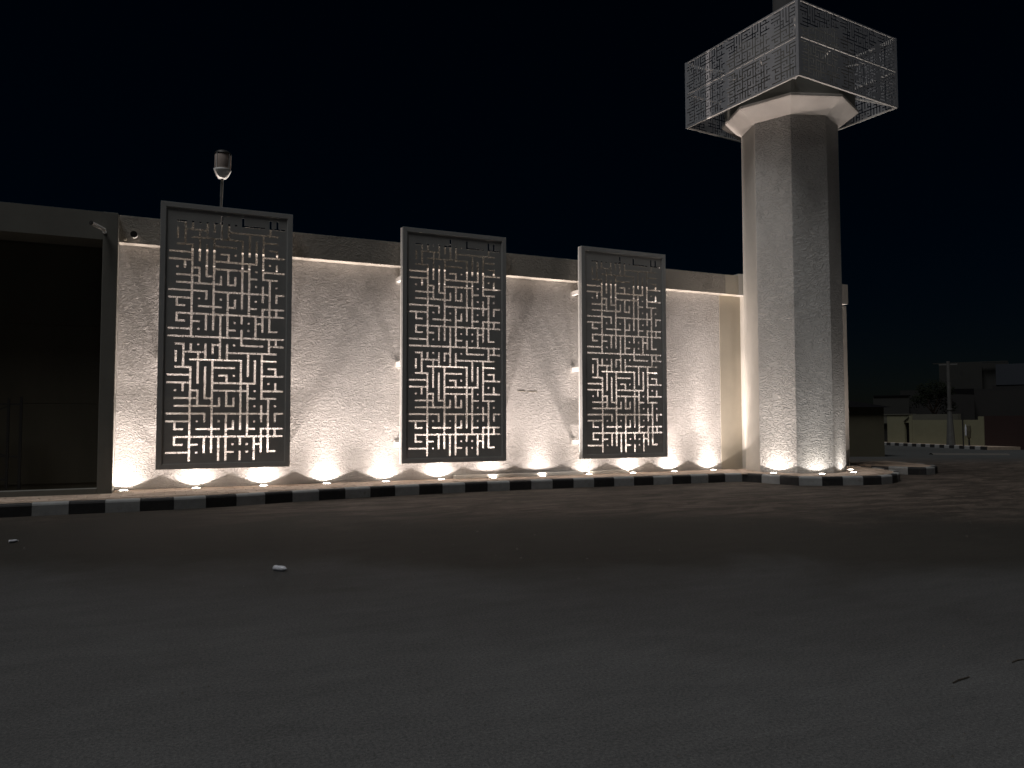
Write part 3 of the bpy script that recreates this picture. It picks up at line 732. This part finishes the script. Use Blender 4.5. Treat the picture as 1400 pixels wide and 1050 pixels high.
hm = MB()
a, b = Vector((35.0, 26.2)), Vector((38.0, 24.3)); d = (b - a).normalized(); n2 = Vector((-d.y, d.x)); P = []
for p_ in (a, b):
    for o_, z in ((-.3, .0), (-.15, .055), (.0, .075), (.15, .055), (.3, 0)): P.append((p_.x + n2.x * o_, p_.y + n2.y * o_, z))
hm.poly(P, [(i, i + 1, 6 + i, 5 + i) for i in range(4)] + [(0, 5, 9, 4)])
tag(hm.build('speed_hump', 'stone'), 'low pale speed hump across the far street', 'speed hump')

def house(name, loc, quad, z1, m, label, wins=()):
    e = empty(name, loc, label, 'building'); o = MB().prism(quad, 0, z1).build('walls', m); o.parent = e; o.location = (-loc[0], -loc[1], 0)
    return e
def far_quad(c, wd, dp):
    v = Vector((c[0], c[1])); f_ = v.normalized(); r_ = Vector((f_.y, -f_.x))
    return [tuple(v - r_ * wd / 2), tuple(v + r_ * wd / 2), tuple(v + r_ * wd / 2 + f_ * dp), tuple(v - r_ * wd / 2 + f_ * dp)]
def hblock(c, wd, dp, z0, z1, m, name, e):
    o = MB().prism(far_quad(c, wd, dp), z0, z1).build(name, m); o.parent = e; o.location = (-e.location.x, -e.location.y, 0); return o
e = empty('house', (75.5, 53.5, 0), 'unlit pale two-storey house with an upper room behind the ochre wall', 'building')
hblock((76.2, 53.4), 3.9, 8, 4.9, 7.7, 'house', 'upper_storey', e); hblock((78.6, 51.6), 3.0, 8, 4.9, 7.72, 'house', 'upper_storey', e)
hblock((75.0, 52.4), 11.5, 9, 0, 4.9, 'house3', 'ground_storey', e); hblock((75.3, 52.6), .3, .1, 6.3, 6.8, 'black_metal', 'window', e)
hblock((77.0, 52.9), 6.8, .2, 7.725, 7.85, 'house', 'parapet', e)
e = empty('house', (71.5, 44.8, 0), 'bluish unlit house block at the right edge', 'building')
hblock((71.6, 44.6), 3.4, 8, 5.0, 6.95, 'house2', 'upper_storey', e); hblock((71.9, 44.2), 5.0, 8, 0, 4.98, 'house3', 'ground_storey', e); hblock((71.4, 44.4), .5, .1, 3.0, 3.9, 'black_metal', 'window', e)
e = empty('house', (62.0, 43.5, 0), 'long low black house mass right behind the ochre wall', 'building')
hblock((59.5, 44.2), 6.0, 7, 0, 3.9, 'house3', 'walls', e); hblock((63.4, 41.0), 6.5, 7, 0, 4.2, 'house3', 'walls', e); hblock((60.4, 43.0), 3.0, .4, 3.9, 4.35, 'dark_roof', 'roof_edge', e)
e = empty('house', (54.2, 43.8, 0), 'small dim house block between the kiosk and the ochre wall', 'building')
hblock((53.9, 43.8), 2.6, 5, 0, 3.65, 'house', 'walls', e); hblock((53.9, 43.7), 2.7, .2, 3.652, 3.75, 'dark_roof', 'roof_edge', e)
# tree behind the ochre wall
tr = empty('tree', (56.5, 42.0, 0), 'dark bushy tree rising behind the ochre wall', 'tree')
tm = MB(); tm.bar((0, 0, 0), (.1, 0, 2.2), .18, 8, .12)
for k in range(6):
    a = k * 1.05; tm.bar((.1, 0, 2.0 + .1 * k), (.1 + 1.0 * math.cos(a), 1.0 * math.sin(a), 3.2 + .2 * k), .07, 6, .02)
tm.build('trunk', 'bark', tr)
cr = MB(); rr = random.Random(3)
cl = [(rr.uniform(-1.2, 1.2), rr.uniform(-1.2, 1.2), rr.uniform(2.6, 4.6), rr.uniform(.35, .75)) for _ in range(26)]
for cx, cy, cz, r_ in cl:
    for _ in range(120):
        v = Vector((rr.gauss(0, 1), rr.gauss(0, 1), rr.gauss(0, 1))).normalized() * r_ * rr.uniform(.5, 1.05); c_ = Vector((cx, cy, cz)) + v
        u_ = Vector((rr.uniform(-1, 1), rr.uniform(-1, 1), rr.uniform(-1, 1))).normalized() * .09; w_ = u_.orthogonal().normalized() * .05
        cr.poly([c_ - u_, c_ + w_, c_ + u_, c_ - w_], [(0, 1, 2, 3)])
cr.build('crown', 'leaf', tr, raw=True)

# ------------------------------------------------------------------ litter and small stones
def can(loc, rz, label, s=1.0):
    e = MB(); e.lathe([(.012, 0), (.03, .004), (.033, .02), (.028, .05), (.032, .08), (.030, .12), (.014, .135), (.012, .15), (.002, .152)], 12)
    o = e.build('crushed_bottle', 'plastic', smooth=True); o.scale = (s, s * .9, s); o.rotation_euler = (math.pi / 2, .1, rz); o.location = loc
    return tag(o, label, 'bottle')
can((1.17, 9.22, .028), .7, 'small crushed pale plastic bottle lying alone on the asphalt', 1.2)
can((-2.0, 12.85, .022), 1.9, 'crushed pale plastic cup by the left edge near the kerb', .8)
can((-2.22, 12.7, .02), .4, 'small pale wrapper scrap at the far left of the road', .6)
tw = MB(); pts = [(4.72, 3.42, .004), (4.79, 3.435, .009), (4.86, 3.44, .008), (4.93, 3.455, .004)]
for a, b in zip(pts[:-1], pts[1:]): tw.bar(a, b, .006, 5, .004)
tag(tw.build('twig', 'bark'), 'short dark twig on the asphalt at lower right', 'twig')
tw = MB(); pts = [(5.50, 3.53, .004), (5.57, 3.54, .008), (5.66, 3.535, .004)]
for a, b in zip(pts[:-1], pts[1:]): tw.bar(a, b, .005, 5, .004)
tag(tw.build('twig', 'bark'), 'tiny twig at the right edge of the foreground road', 'twig')
gv = MB(); rr = random.Random(11)
for _ in range(130):
    t_ = rr.uniform(2.5, 15.5); l_ = rr.uniform(-.72, .72) * t_; x = .4137 * t_ + .9105 * l_; y = .9104 * t_ - .4137 * l_
    if y > 15.6: continue
    r_ = rr.uniform(.003, .011) * (1 + .06 * t_); P = []
    for k in range(5):
        a = k * 1.2566 + rr.uniform(-.3, .3); P.append((x + r_ * math.cos(a), y + r_ * math.sin(a) * .8, .0))
    P += [(x + .2 * r_, y, r_ * .8), (x - .3 * r_, y + .2 * r_, r_ * .7)]
    gv.poly(P, [(0, 1, 5), (1, 2, 5), (2, 6, 5), (2, 3, 6), (3, 4, 6), (4, 0, 5, 6)])
tag(gv.build('loose_gravel', 'stone'), 'scattered tiny stones on the road', kind='stuff')
